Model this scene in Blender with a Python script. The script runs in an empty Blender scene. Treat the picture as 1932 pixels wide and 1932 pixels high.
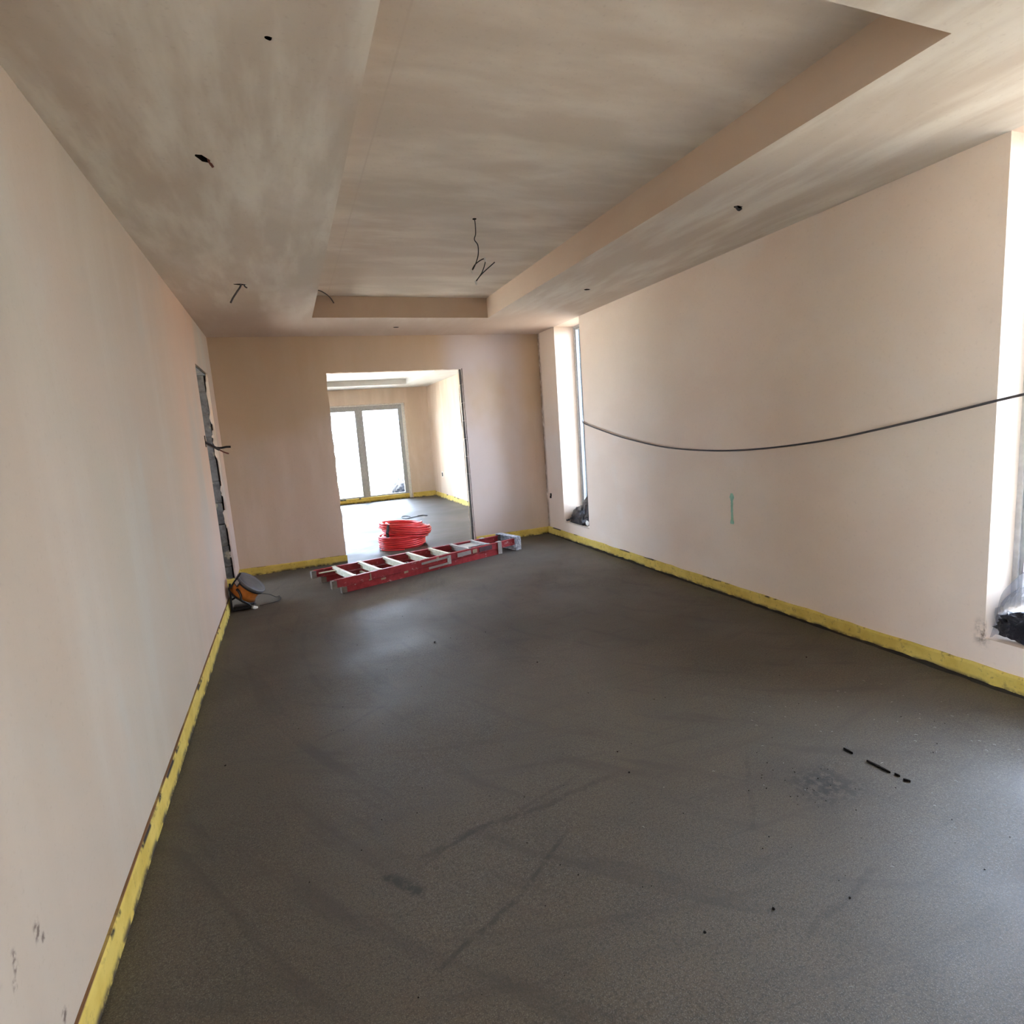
import bpy, bmesh, math, random
from mathutils import Vector, Matrix, noise as mnoise
random.seed(7)
C = bpy.context.scene
COL = C.collection

# ---------------------------------------------------------------- camera
def cam_axes(rx, ry, rz):
    cz, sz, cx, sx, cr, sr = math.cos(rz), math.sin(rz), math.cos(rx), math.sin(rx), math.cos(ry), math.sin(ry)
    M = Matrix(((cz, -sz, 0), (sz, cz, 0), (0, 0, 1))) @ Matrix(((1, 0, 0), (0, cx, -sx), (0, sx, cx)))
    r, f, u = M.col[0], M.col[1], M.col[2]
    return (cr * r + sr * u), (-sr * r + cr * u), f
R_, U_, F_ = cam_axes(-0.1479, -0.0703, -0.3635)
cam_d = bpy.data.cameras.new('camera')
cam = bpy.data.objects.new('camera', cam_d); COL.objects.link(cam)
cam.matrix_world = Matrix(((R_.x, U_.x, -F_.x, 0.6162), (R_.y, U_.y, -F_.y, 0.0), (R_.z, U_.z, -F_.z, 1.4014), (0, 0, 0, 1)))
cam_d.sensor_width = 36.0
cam_d.lens = 1085.42 * 36.0 / 1932.0
cam_d.clip_start = 0.02
C.camera = cam

# ---------------------------------------------------------------- sky, daylight portals, exposure
w = bpy.data.worlds.new('sky'); C.world = w; w.use_nodes = True
bg = w.node_tree.nodes['Background']
bg.inputs[0].default_value = (0.76, 0.91, 1.20, 1)      # even bright overcast
bg.inputs[1].default_value = 1.0
C.view_settings.view_transform = 'Standard'
C.view_settings.look = 'None'
C.view_settings.gamma = 1.0
C.view_settings.use_curve_mapping = False
C.view_settings.exposure = 4.88
C.cycles.max_bounces = 14
C.cycles.diffuse_bounces = 10
C.cycles.glossy_bounces = 4
C.cycles.transparent_max_bounces = 16
C.cycles.sample_clamp_indirect = 12
C.cycles.use_denoising = True

sun = bpy.data.objects.new('sun', bpy.data.lights.new('sun', 'SUN')); COL.objects.link(sun)
sun.data.energy = 7.0; sun.data.angle = math.radians(6); sun.data.color = (1.0, .95, .86)
sun.rotation_euler = Vector((.48, .25, -.84)).to_track_quat('-Z', 'Y').to_euler()   # high, from behind and to the left

def portal(loc, direction, sx, sy):
    l = bpy.data.lights.new('daylight_portal', 'AREA'); l.shape = 'RECTANGLE'; l.size = sx; l.size_y = sy
    l.cycles.is_portal = True
    o = bpy.data.objects.new('daylight_portal', l); COL.objects.link(o)
    o.location = loc
    o.rotation_euler = Vector(direction).to_track_quat('-Z', 'Y').to_euler()

# room numbers (metres): x to the right, y into the picture, z up
L = 6.6945; W = 3.6576; H = 2.5; RH = 2.692
YB = -4.6                                # back of the room, behind the camera
L2 = 12.54; W2 = 3.60; H2 = 2.38          # the room beyond the doorway
portal((-0.2, -2.8, 1.1), (1, 0, 0), 3.2, 2.2)
portal((-1.64, 6.2, 1.48), (1, 0, 0), 1.4, 1.15)
portal((W + 0.34, 1.37, 1.36), (-1, 0, 0), 0.62, 2.3)
portal((W + 0.34, 5.91, 1.36), (-1, 0, 0), 0.62, 2.3)
portal((1.72, L2 + 0.34, 1.05), (0, -1, 0), 2.8, 2.0)
portal((-0.34, 8.85, 1.1), (1, 0, 0), 1.5, 2.1)

# ---------------------------------------------------------------- helpers
def tag(o, label=None, cat=None, group=None, kind=None):
    if label: o['label'] = label
    if cat: o['category'] = cat
    if group: o['group'] = group
    if kind: o['kind'] = kind
    return o

def empty(name, loc, label, cat, group=None, rz=0.0):
    o = bpy.data.objects.new(name, None); COL.objects.link(o)
    o.location = loc; o.rotation_euler = (0, 0, rz); o.empty_display_size = 0.1
    return tag(o, label, cat, group)

def link(name, bm, m, parent=None, smooth=False):
    bmesh.ops.recalc_face_normals(bm, faces=bm.faces)
    me = bpy.data.meshes.new(name); bm.to_mesh(me); bm.free()
    for mm in (m if isinstance(m, (list, tuple)) else [m]): me.materials.append(mm)
    if smooth:
        for p in me.polygons: p.use_smooth = True
    o = bpy.data.objects.new(name, me); COL.objects.link(o)
    if parent: o.parent = parent
    return o

def box(bm, x0, x1, y0, y1, z0, z1, M=None, bev=0.0):
    t = bmesh.new()
    bmesh.ops.create_cube(t, size=1)
    for v in t.verts:
        v.co = Vector((x0 + (v.co.x + .5) * (x1 - x0), y0 + (v.co.y + .5) * (y1 - y0), z0 + (v.co.z + .5) * (z1 - z0)))
    if bev: bmesh.ops.bevel(t, geom=t.edges[:], offset=bev, segments=2, affect='EDGES', profile=.7)
    if M:
        for v in t.verts: v.co = M @ v.co
    me = bpy.data.meshes.new('tmp'); t.to_mesh(me); t.free(); bm.from_mesh(me); bpy.data.meshes.remove(me)

def smooth_pts(pts, n=8):
    P = [Vector(p) for p in pts]
    P = [P[0] * 2 - P[1]] + P + [P[-1] * 2 - P[-2]]
    out = []
    for i in range(1, len(P) - 2):
        for k in range(n):
            t = k / n
            a, b, c, d = P[i - 1], P[i], P[i + 1], P[i + 2]
            out.append(0.5 * ((2 * b) + (c - a) * t + (2 * a - 5 * b + 4 * c - d) * t * t + (3 * b - a - 3 * c + d) * t ** 3))
    out.append(P[-2].copy())
    return out

def tube(bm, pts, r, sides=8, closed=False):
    P = [Vector(p) for p in pts]; n = len(P)
    def tan(i):
        a = P[(i - 1) % n] if (closed or i > 0) else P[i]
        b = P[(i + 1) % n] if (closed or i < n - 1) else P[i]
        return (b - a).normalized()
    t0 = tan(0)
    ref = Vector((0, 0, 1)) if abs(t0.z) < .9 else Vector((1, 0, 0))
    nrm = t0.cross(ref).normalized()
    rings = []
    for i in range(n):
        t = tan(i)
        nrm = (nrm - t * nrm.dot(t)).normalized()
        b = t.cross(nrm)
        rr = r[i] if isinstance(r, (list, tuple)) else r
        rings.append([bm.verts.new(P[i] + (nrm * math.cos(2 * math.pi * k / sides) + b * math.sin(2 * math.pi * k / sides)) * rr) for k in range(sides)])
    m = n if closed else n - 1
    for i in range(m):
        A, B = rings[i], rings[(i + 1) % n]
        for k in range(sides):
            bm.faces.new((A[k], A[(k + 1) % sides], B[(k + 1) % sides], B[k]))
    if not closed:
        bm.faces.new(rings[0][::-1]); bm.faces.new(rings[-1])

def lathe(bm, prof, M, seg=32):
    """prof: (radius, height) pairs, revolved about local z, placed by matrix M"""
    rings = []
    for r, h in prof:
        if r < 1e-5: rings.append([bm.verts.new(M @ Vector((0, 0, h)))])
        else: rings.append([bm.verts.new(M @ Vector((r * math.cos(2 * math.pi * k / seg), r * math.sin(2 * math.pi * k / seg), h))) for k in range(seg)])
    for A, B in zip(rings, rings[1:]):
        for k in range(seg):
            k2 = (k + 1) % seg
            if len(A) == 1 and len(B) == 1: continue
            if len(A) == 1: bm.faces.new((A[0], B[k2], B[k]))
            elif len(B) == 1: bm.faces.new((A[k], A[k2], B[0]))
            else: bm.faces.new((A[k], A[k2], B[k2], B[k]))

def prism(bm, poly, axis, a0, a1):
    """extrude a 2-D polygon along axis ('x','y','z') between a0 and a1"""
    def at(p, a):
        return Vector((a, p[0], p[1])) if axis == 'x' else Vector((p[0], a, p[1])) if axis == 'y' else Vector((p[0], p[1], a))
    A = [bm.verts.new(at(p, a0)) for p in poly]; B = [bm.verts.new(at(p, a1)) for p in poly]
    n = len(poly)
    for k in range(n): bm.faces.new((A[k], A[(k + 1) % n], B[(k + 1) % n], B[k]))
    bm.faces.new(A[::-1]); bm.faces.new(B)

def slab(axis, p0, p1, us, vs, openings, mat_of=None):
    """a wall/ceiling slab with rectangular openings: one closed mesh. axis x: u=y v=z; axis y: u=x v=z; axis z: u=x v=y"""
    us = sorted(set(us + [o[0] for o in openings] + [o[1] for o in openings]))
    vs = sorted(set(vs + [o[2] for o in openings] + [o[3] for o in openings]))
    us = [u for u in us if us[0] <= u <= us[-1]]
    bm = bmesh.new(); cache = {}
    def V(p, i, j):
        k = (p, i, j)
        if k not in cache:
            a = p1 if p else p0; u, v = us[i], vs[j]
            cache[k] = bm.verts.new((a, u, v) if axis == 'x' else (u, a, v) if axis == 'y' else (u, v, a))
        return cache[k]
    nu, nv = len(us) - 1, len(vs) - 1
    def solid(i, j):
        if not (0 <= i < nu and 0 <= j < nv): return False
        cu, cv = (us[i] + us[i + 1]) / 2, (vs[j] + vs[j + 1]) / 2
        return not any(o[0] < cu < o[1] and o[2] < cv < o[3] for o in openings)
    for i in range(nu):
        for j in range(nv):
            if not solid(i, j): continue
            for p in (0, 1):
                bm.faces.new((V(p, i, j), V(p, i + 1, j), V(p, i + 1, j + 1), V(p, i, j + 1)))
            for (di, dj, a, b) in ((-1, 0, (i, j), (i, j + 1)), (1, 0, (i + 1, j), (i + 1, j + 1)), (0, -1, (i, j), (i + 1, j)), (0, 1, (i, j + 1), (i + 1, j + 1))):
                if not solid(i + di, j + dj):
                    bm.faces.new((V(0, *a), V(0, *b), V(1, *b), V(1, *a)))
    return bm

# ---------------------------------------------------------------- materials
class NT:
    def __init__(s, name, rough=.8, spec=.3):
        s.m = bpy.data.materials.new(name); s.m.use_nodes = True; s.t = s.m.node_tree
        s.b = s.t.nodes['Principled BSDF']
        s.b.inputs['Roughness'].default_value = rough
        s.b.inputs['Specular IOR Level'].default_value = spec
        s.co = s.t.nodes.new('ShaderNodeTexCoord').outputs['Object']
    def n(s, typ, **kw):
        x = s.t.nodes.new(typ)
        for k, v in kw.items(): setattr(x, k, v)
        return x
    def ln(s, a, b): s.t.links.new(a, b)
    def mapped(s, scale=(1, 1, 1), loc=(0, 0, 0), rot=(0, 0, 0)):
        x = s.n('ShaderNodeMapping'); s.ln(s.co, x.inputs[0])
        x.inputs['Scale'].default_value = scale; x.inputs['Location'].default_value = loc; x.inputs['Rotation'].default_value = rot
        return x.outputs[0]
    def noise(s, scale, detail=3, rough=.5, stretch=(1, 1, 1), loc=(0, 0, 0), rot=(0, 0, 0), dist=0.0):
        x = s.n('ShaderNodeTexNoise'); s.ln(s.mapped(stretch, loc, rot), x.inputs['Vector'])
        x.inputs['Scale'].default_value = scale; x.inputs['Detail'].default_value = detail
        x.inputs['Roughness'].default_value = rough; x.inputs['Distortion'].default_value = dist
        return x.outputs['Fac']
    def ramp(s, fac, lo, hi):
        x = s.n('ShaderNodeMapRange'); x.interpolation_type = 'SMOOTHSTEP'
        s.ln(fac, x.inputs[0]); x.inputs[1].default_value = lo; x.inputs[2].default_value = hi
        return x.outputs[0]
    def mix(s, fac, a, b, blend='MIX'):
        x = s.n('ShaderNodeMix', data_type='RGBA', blend_type=blend)
        for sock, val in ((x.inputs[0], fac), (x.inputs[6], a), (x.inputs[7], b)):
            if hasattr(val, 'links') or isinstance(val, bpy.types.NodeSocket): s.ln(val, sock)
            elif isinstance(val, tuple): sock.default_value = (*val, 1) if len(val) == 3 else val
            else: sock.default_value = val
        return x.outputs[2]
    def math(s, op, a, b=0.0):
        x = s.n('ShaderNodeMath', operation=op)
        for i, val in enumerate((a, b)):
            if isinstance(val, bpy.types.NodeSocket): s.ln(val, x.inputs[i])
            else: x.inputs[i].default_value = val
        return x.outputs[0]
    def xyz(s):
        x = s.n('ShaderNodeSeparateXYZ'); s.ln(s.co, x.inputs[0]); return x.outputs
    def band(s, v, c, w, soft=.3):
        """1 inside |v-c|<w with a soft edge"""
        d = s.math('ABSOLUTE', s.math('SUBTRACT', v, c))
        return s.ramp(d, w, w * (1 - soft))
    def color(s, c):
        if isinstance(c, tuple): s.b.inputs['Base Color'].default_value = (*c, 1)
        else: s.ln(c, s.b.inputs['Base Color'])
    def bump(s, h, strength=.2, dist=.01):
        x = s.n('ShaderNodeBump'); x.inputs['Strength'].default_value = strength; x.inputs['Distance'].default_value = dist
        s.ln(h, x.inputs['Height']); s.ln(x.outputs[0], s.b.inputs['Normal'])

def plain(name, c, rough=.6, spec=.4, metal=0.0, speck=None):
    k = NT(name, rough, spec)
    n = k.noise(30, 4)
    k.color(k.mix(k.ramp(n, .35, .7), tuple(x * .85 for x in c), c))
    k.b.inputs['Metallic'].default_value = metal
    k.bump(n, .08, .002)
    return k.m

PINK = (0.640, 0.490, 0.385); BUFF = (0.590, 0.500, 0.390); GREY = (0.610, 0.530, 0.440); TAN = (0.530, 0.380, 0.265)

def plaster(name, seed, stretch, warm=.5, streak=(6, 6, .7), base=(PINK, BUFF, GREY, TAN), sk=.34):
    k = NT(name, .86, .18)
    o = (seed * 3.7, seed * 1.9, seed * 2.3)
    big = k.noise(.75, 2, .45, stretch, o, dist=.4)
    mid = k.noise(1.7, 3, .5, stretch, (o[1], o[2], o[0]), dist=.6)
    st = k.noise(1.0, 4, .55, streak, o)
    c = k.mix(k.ramp(big, .36, .66), base[0], base[1])
    c = k.mix(k.math('MULTIPLY', k.ramp(mid, .50, .72), .75), c, base[2])
    c = k.mix(k.math('MULTIPLY', k.ramp(k.noise(.9, 3, .5, stretch, (o[2], o[0], o[1])), .52, .74), warm), c, base[3])
    c = k.mix(k.math('MULTIPLY', k.ramp(st, .42, .70), sk), c, tuple(min(1, x * 1.28) for x in base[2]))
    fine = k.noise(55, 4, .6)
    c = k.mix(k.math('MULTIPLY', k.ramp(fine, .55, .8), .18), c, tuple(x * .6 for x in base[3]))
    k.bump(k.math('ADD', k.math('MULTIPLY', st, .6), k.math('MULTIPLY', fine, .12)), .10, .006)
    return k, c

def finish(k, c):
    k.color(c); return k.m

# left wall: vertical trowelling, a few scuffs low down at the near end
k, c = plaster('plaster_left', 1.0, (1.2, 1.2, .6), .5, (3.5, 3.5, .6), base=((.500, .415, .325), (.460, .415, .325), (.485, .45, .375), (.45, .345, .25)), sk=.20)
X, Y, Z = k.xyz()
pinker = k.math('MULTIPLY', k.ramp(Y, 2.8, 5.2), k.ramp(k.noise(1.4, 3, .5, (1, 1, .4), (3, 7, 1)), .30, .62))
c = k.mix(k.math('MULTIPLY', pinker, .8), c, (.62, .415, .285))
c = k.mix(k.math('MULTIPLY', k.math('MULTIPLY', k.ramp(Y, 3.6, 5.2), k.ramp(Z, 1.3, .5)), .5), c, (.56, .46, .42))  # bluish window light near the doorway painted in as lilac
for (cy, cz, wy, wz) in ((1.407, .408, .020, .030), (1.425, .375, .012, .014), (1.306, .427, .014, .035), (1.444, .157, .018, .024), (1.29, .39, .012, .018)):
    m = k.math('MULTIPLY', k.band(Y, cy, wy, .7), k.band(Z, cz, wz, .7))
    c = k.mix(k.math('MULTIPLY', m, k.ramp(k.noise(60, 3), .40, .62)), c, (.20, .15, .12))
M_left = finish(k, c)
k, c = plaster('plaster_far', 2.3, (1, 1, .6), .6, (4, 4, .8), base=((.60, .46, .36), (.55, .45, .345), (.575, .48, .41), (.48, .345, .235)))
X, Y, Z = k.xyz()
# still-damp darker plaster in the upper part, dried paler lower down; lilac at right also paints bluish window light
damp_shade = k.ramp(k.math('ADD', Z, k.math('MULTIPLY', k.noise(1.6, 3, .5, (1, 1, 1), (4, 2, 7)), .9)), 1.75, 2.15)
c = k.mix(k.math('MULTIPLY', damp_shade, .7), c, (.50, .365, .23))
c = k.mix(k.math('MULTIPLY', k.math('MULTIPLY', k.band(X, 2.95, .62, .5), k.ramp(k.noise(1.3, 3, .5, (1, 1, .7), (1, 8, 2)), .30, .55)), .8), c, (.60, .52, .49))
M_far = finish(k, c)
k, c = plaster('plaster_right', 3.1, (1, 1, 1.1), .45, (1.6, 1.6, 2.2), base=((.79, .655, .540), (.78, .67, .555), (.79, .70, .61), (.755, .60, .48)), sk=.16)  # base paler than the left wall's, making up for missing light
# dark stain along the corner with the far wall and by the near window sill
X, Y, Z = k.xyz()
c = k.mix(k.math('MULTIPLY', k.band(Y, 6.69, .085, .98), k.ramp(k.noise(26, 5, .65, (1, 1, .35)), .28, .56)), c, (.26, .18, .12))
c = k.mix(k.math('MULTIPLY', k.math('MULTIPLY', k.math('MULTIPLY', k.band(Y, 1.69, .045, .9), k.ramp(X, W + .02, W + .005)), k.band(Z, .25, .09, .9)), k.ramp(k.noise(34, 5, .65), .36, .66)), c, (.15, .10, .07))
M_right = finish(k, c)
k, c = plaster('plaster_ceiling', 4.6, (1.3, .55, 1), .55, (6, 1.2, 4), base=((.71, .635, .545), (.68, .625, .54), (.82, .775, .71), (.55, .44, .35)), sk=.5)
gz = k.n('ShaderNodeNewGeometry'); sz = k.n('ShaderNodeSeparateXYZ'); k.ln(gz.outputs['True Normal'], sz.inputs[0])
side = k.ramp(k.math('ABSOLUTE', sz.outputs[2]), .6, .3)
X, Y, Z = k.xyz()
damp_shade = k.ramp(k.math('ADD', Y, k.math('MULTIPLY', k.noise(1.1, 3, .5), 1.4)), 5.3, 6.9)      # pinker, darker far end: shade put into the colour
c = k.mix(k.math('MULTIPLY', damp_shade, .8), c, (.50, .385, .31))
c = k.mix(k.math('MULTIPLY', side, .8), c, k.mix(damp_shade, (.68, .52, .385), (.50, .37, .26)))  # far face of the tray darkened too, as painted shade
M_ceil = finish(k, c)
k, c = plaster('plaster_recess', 5.2, (.8, 1.6, 1), .55, (1.4, 4.2, 4), base=((.70, .62, .53), (.66, .60, .51), (.80, .745, .665), (.545, .445, .36)), sk=.38)
X, Y, Z = k.xyz()
c = k.mix(k.math('MULTIPLY', k.band(X, 1.13, .006, .6), .35), c, (.62, .55, .47))
patch = k.math('MULTIPLY', k.math('MULTIPLY', k.band(X, 1.36, .2, .5), k.band(Y, 4.0, .5, .5)), k.ramp(k.noise(2.5, 4, .6, (.8, 3, 1), (2, 2, 2)), .42, .6))
c = k.mix(k.math('MULTIPLY', patch, .6), c, (.66, .57, .47))
M_rec = finish(k, c)
k, c = plaster('plaster_beyond', 6.4, (1, 1, .6), .35, (4, 4, .7), base=((.58, .455, .345), (.58, .475, .36), (.62, .53, .44), (.51, .38, .265)))
M_bey = finish(k, c)
k, c = plaster('plaster_ceiling_beyond', 8.4, (1, 1, 1), .1, (3, 3, 3), base=((.56, .56, .53), (.58, .57, .54), (.62, .61, .58), (.50, .47, .42)), sk=.2)
M_beyc = finish(k, c)

# screed: dark sand and cement, float arcs, darker damp streaks
k = NT('screed', .5, .68)
big = k.noise(.55, 3, .5, (1, 1.5, 1), (3, 1, 0), dist=.5)
strk = k.noise(1.6, 4, .6, (.9, 3.6, 1), (0, 0, 0), (0, 0, math.radians(-28)), dist=.5)
strk2 = k.noise(2.4, 4, .6, (.8, 5.5, 1), (5, 2, 0), (0, 0, math.radians(-58)), dist=.3)
fine = k.noise(110, 3, .7); grit = k.noise(300, 2, .6)
c = k.mix(k.ramp(big, .25, .75), (.060, .0475, .029), (.076, .061, .038))
c = k.mix(k.math('MULTIPLY', k.ramp(strk, .52, .74), .45), c, (.040, .033, .026))
c = k.mix(k.math('MULTIPLY', k.ramp(strk2, .60, .76), .40), c, (.038, .031, .025))
c = k.mix(k.math('MULTIPLY', k.ramp(fine, .44, .62), .65), c, (.020, .016, .013))
c = k.mix(k.math('MULTIPLY', k.ramp(grit, .53, .65), .65), c, (.17, .15, .125))
X, Y, Z = k.xyz()
def arcs(cx, cy, fr, fa, lo, hi):
    dx = k.math('SUBTRACT', X, cx); dy = k.math('SUBTRACT', Y, cy)
    r = k.math('SQRT', k.math('ADD', k.math('MULTIPLY', dx, dx), k.math('MULTIPLY', dy, dy))); a = k.math('ARCTAN2', dy, dx)
    v = k.n('ShaderNodeCombineXYZ'); k.ln(k.math('MULTIPLY', r, fr), v.inputs[0]); k.ln(k.math('MULTIPLY', a, fa), v.inputs[1])
    x = k.n('ShaderNodeTexNoise'); k.ln(v.outputs[0], x.inputs['Vector']); x.inputs['Scale'].default_value = 1; x.inputs['Detail'].default_value = 5; x.inputs['Roughness'].default_value = .6
    return k.ramp(x.outputs['Fac'], lo, hi)
for (cx, cy, fr, fa, lo, hi, amt) in ((4.6, 4.4, 9, 4, .53, .68, .6), (-1.2, -.6, 12, 5, .57, .72, .35), (2.2, 5.2, 14, 3, .55, .70, .45)):
    c = k.mix(k.math('MULTIPLY', arcs(cx, cy, fr, fa, lo, hi), amt), c, (.036, .029, .021))
c = k.mix(k.math('MULTIPLY', k.math('MULTIPLY', k.band(X, 2.33, .20, .9), k.band(Y, 1.44, .17, .9)), k.math('MULTIPLY', k.ramp(k.noise(30, 5, .7), .40, .56), 1.0)), c, (.014, .011, .008))
def seg_mask(x0, y0, x1, y1, wdt):
    """soft line between two floor points, broken up by noise"""
    dx, dy = x1 - x0, y1 - y0; ll = math.hypot(dx, dy); ux, uy = dx / ll, dy / ll
    px = k.math('SUBTRACT', X, (x0 + x1) / 2); py = k.math('SUBTRACT', Y, (y0 + y1) / 2)
    al = k.math('ADD', k.math('MULTIPLY', px, ux), k.math('MULTIPLY', py, uy))
    ac = k.math('ADD', k.math('MULTIPLY', px, -uy), k.math('MULTIPLY', py, ux))
    ac = k.math('ADD', ac, k.math('MULTIPLY', k.math('SUBTRACT', k.noise(3, 2), .5), .10))
    return k.math('MULTIPLY', k.band(al, 0, ll / 2, .35), k.band(ac, 0, wdt, .8))
for (a, b, d, e, wdt, s) in ((.785, 1.293, 1.40, 1.664, .014, .75), (.80, 1.745, 1.74, 1.885, .022, .6), (.74, 1.75, .87, 1.60, .032, 1.0), (.80, 1.70, 1.6, 1.95, .012, .5), (1.7, .98, 2.2, 1.12, .018, .4), (.55, 2.7, 1.0, 2.95, .02, .4), (1.9, 1.35, 2.25, 1.75, .015, .4)):
    c = k.mix(k.math('MULTIPLY', k.math('MULTIPLY', seg_mask(a, b, d, e, wdt), s), k.ramp(k.noise(22, 4, .65), .33, .55)), c, (.020, .016, .011))
k.color(c)
rn = k.math('ADD', .50, k.math('MULTIPLY', k.ramp(k.noise(1.3, 3), .3, .7), .16)); k.ln(rn, k.b.inputs['Roughness'])
k.bump(k.math('ADD', k.math('ADD', k.math('MULTIPLY', strk, .9), k.math('MULTIPLY', fine, .22)), k.math('MULTIPLY', grit, .10)), .30, .010)
M_floor = k.m

# yellow edge foam, smeared with screed
def foam_mat(name, top=None, dirt=.5):
    k = NT(name, .75, .25)
    X, Y, Z = k.xyz()
    n1 = k.noise(7, 4, .6); n2 = k.noise(38, 4, .65)
    c = k.mix(k.ramp(n1, .35, .65), (.58, .42, .085), (.68, .52, .13))
    low = k.ramp(Z, .035, .004)
    c = k.mix(k.math('MULTIPLY', low, k.ramp(k.noise(11, 5, .65), .38, .56)), c, (.06, .048, .036))
    c = k.mix(k.math('MULTIPLY', k.ramp(n2, .56, .70), dirt), c, (.16, .12, .06))
    hi = k.math('MULTIPLY', k.ramp(Z, .078, .090), k.ramp(k.noise(4.5, 5, .6), .53, .60))
    c = k.mix(hi, c, (.035, .026, .022))
    if top: c = k.mix(k.ramp(Z, top - .006, top - .001), c, (.22, .11, .05))
    k.color(c); k.bump(n2, .3, .004)
    return k.m
M_foam = foam_mat('edge_foam'); M_foamL = foam_mat('edge_foam_left', .1005, .25)

def block_mat():
    k = NT('concrete_block', .95, .1)
    n = k.noise(18, 5, .65)
    c = k.mix(k.ramp(n, .35, .65), (.085, .08, .075), (.15, .145, .135))
    c = k.mix(k.math('MULTIPLY', k.ramp(k.noise(7, 3, .6), .58, .66), .85), c, (.34, .29, .20))
    k.color(c); k.bump(n, .6, .01); return k.m
M_block = block_mat()
M_block2 = plain('shaded_block', (.035, .028, .022), .95, .1)  # block colour darkened to hold down the light on the far jamb
M_mortar = plain('mortar', (.13, .12, .105), .95, .1)
M_chip = plain('broken_plaster', (.55, .45, .36), .95, .1)
M_frame = plain('grey_frame', (.42, .43, .43), .45, .4)
M_frame_w = plain('pale_frame', (.55, .54, .52), .5, .4)
M_black = plain('black_plastic', (.018, .018, .02), .45, .4)
M_void = plain('void', (.012, .010, .008), 1, 0)
M_cable = plain('grey_cable', (.035, .034, .032), .55, .35)
M_cable2 = plain('dark_grey_cable', (.095, .085, .085), .55, .35)
M_copper = plain('brown_core', (.20, .06, .04), .5, .4)
M_white = plain('white_plastic', (.78, .77, .72), .5, .4)
M_alu = plain('dull_aluminium', (.50, .50, .49), .42, .5, .35)
M_rubber = plain('grey_rubber', (.23, .20, .17), .85, .2)
M_rim = plain('lit_grey_rim', (.15, .15, .165), .5, .4)  # paler grey puts the flange's rim light into the colour
M_orange = plain('orange_plastic', (.62, .20, .035), .5, .4)
M_darkgrey = plain('dark_grey_plastic', (.075, .078, .088), .42, .5)
M_label = plain('grey_sticker', (.36, .32, .30), .6, .3)
M_label2 = plain('tan_sticker', (.42, .32, .22), .6, .3)
M_label3 = plain('dark_sticker', (.10, .05, .06), .6, .3)
M_debris = plain('dark_debris', (.016, .012, .010), .9, .1)
M_fibre = plain('pale_fibre', (.40, .40, .38), .5, .4)
M_ground = plain('site_ground', (.46, .44, .41), .95, .1)
M_sack = plain('woven_sack', (.030, .033, .040), .8, .1)
M_yel = plain('yellow_foam', (.75, .66, .16), .8, .2)
M_timber = plain('grey_timber', (.30, .27, .24), .8, .2)
M_spray = plain('green_paint', (.33, .58, .45), .85, .1)

def red_ladder():
    k = NT('red_fibreglass', .5, .4)
    n = k.noise(14, 5, .65)
    c = k.mix(k.ramp(n, .35, .65), (.28, .022, .028), (.38, .035, .045))
    c = k.mix(k.math('MULTIPLY', k.ramp(k.noise(26, 4, .7, (.5, 1, 1)), .60, .70), .8), c, (.55, .42, .40))
    c = k.mix(k.math('MULTIPLY', k.ramp(k.noise(60, 3, .7), .62, .72), .6), c, (.10, .02, .02))
    k.color(c); k.bump(n, .15, .003); return k.m
M_red = red_ladder()
def cap_mat():
    k = NT('chalky_grey_cap', .65, .3)
    n = k.noise(26, 5, .7); k.color(k.mix(k.ramp(n, .42, .62), (.20, .21, .235), (.50, .51, .54))); k.bump(n, .3, .003); return k.m
M_cap = cap_mat()
def tread_mat():
    k = NT('paint_splashed_aluminium', .5, .4)
    n = k.noise(20, 4, .6)
    k.color(k.mix(k.ramp(n, .35, .65), (.62, .60, .46), (.78, .76, .60))); k.bump(n, .2, .002); return k.m
M_tread = tread_mat()
k = NT('red_pipe', .28, .5); k.color(k.mix(k.ramp(k.noise(9, 2), .3, .7), (.74, .045, .05), (.82, .065, .07))); M_pipe = k.m
def bag_mat():
    k = NT('black_polythene', .32, .5)
    n = k.noise(14, 4, .6); k.color(k.mix(k.ramp(n, .4, .7), (.012, .012, .016), (.035, .035, .045))); k.bump(n, .8, .02); return k.m
M_bag = bag_mat()

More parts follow.
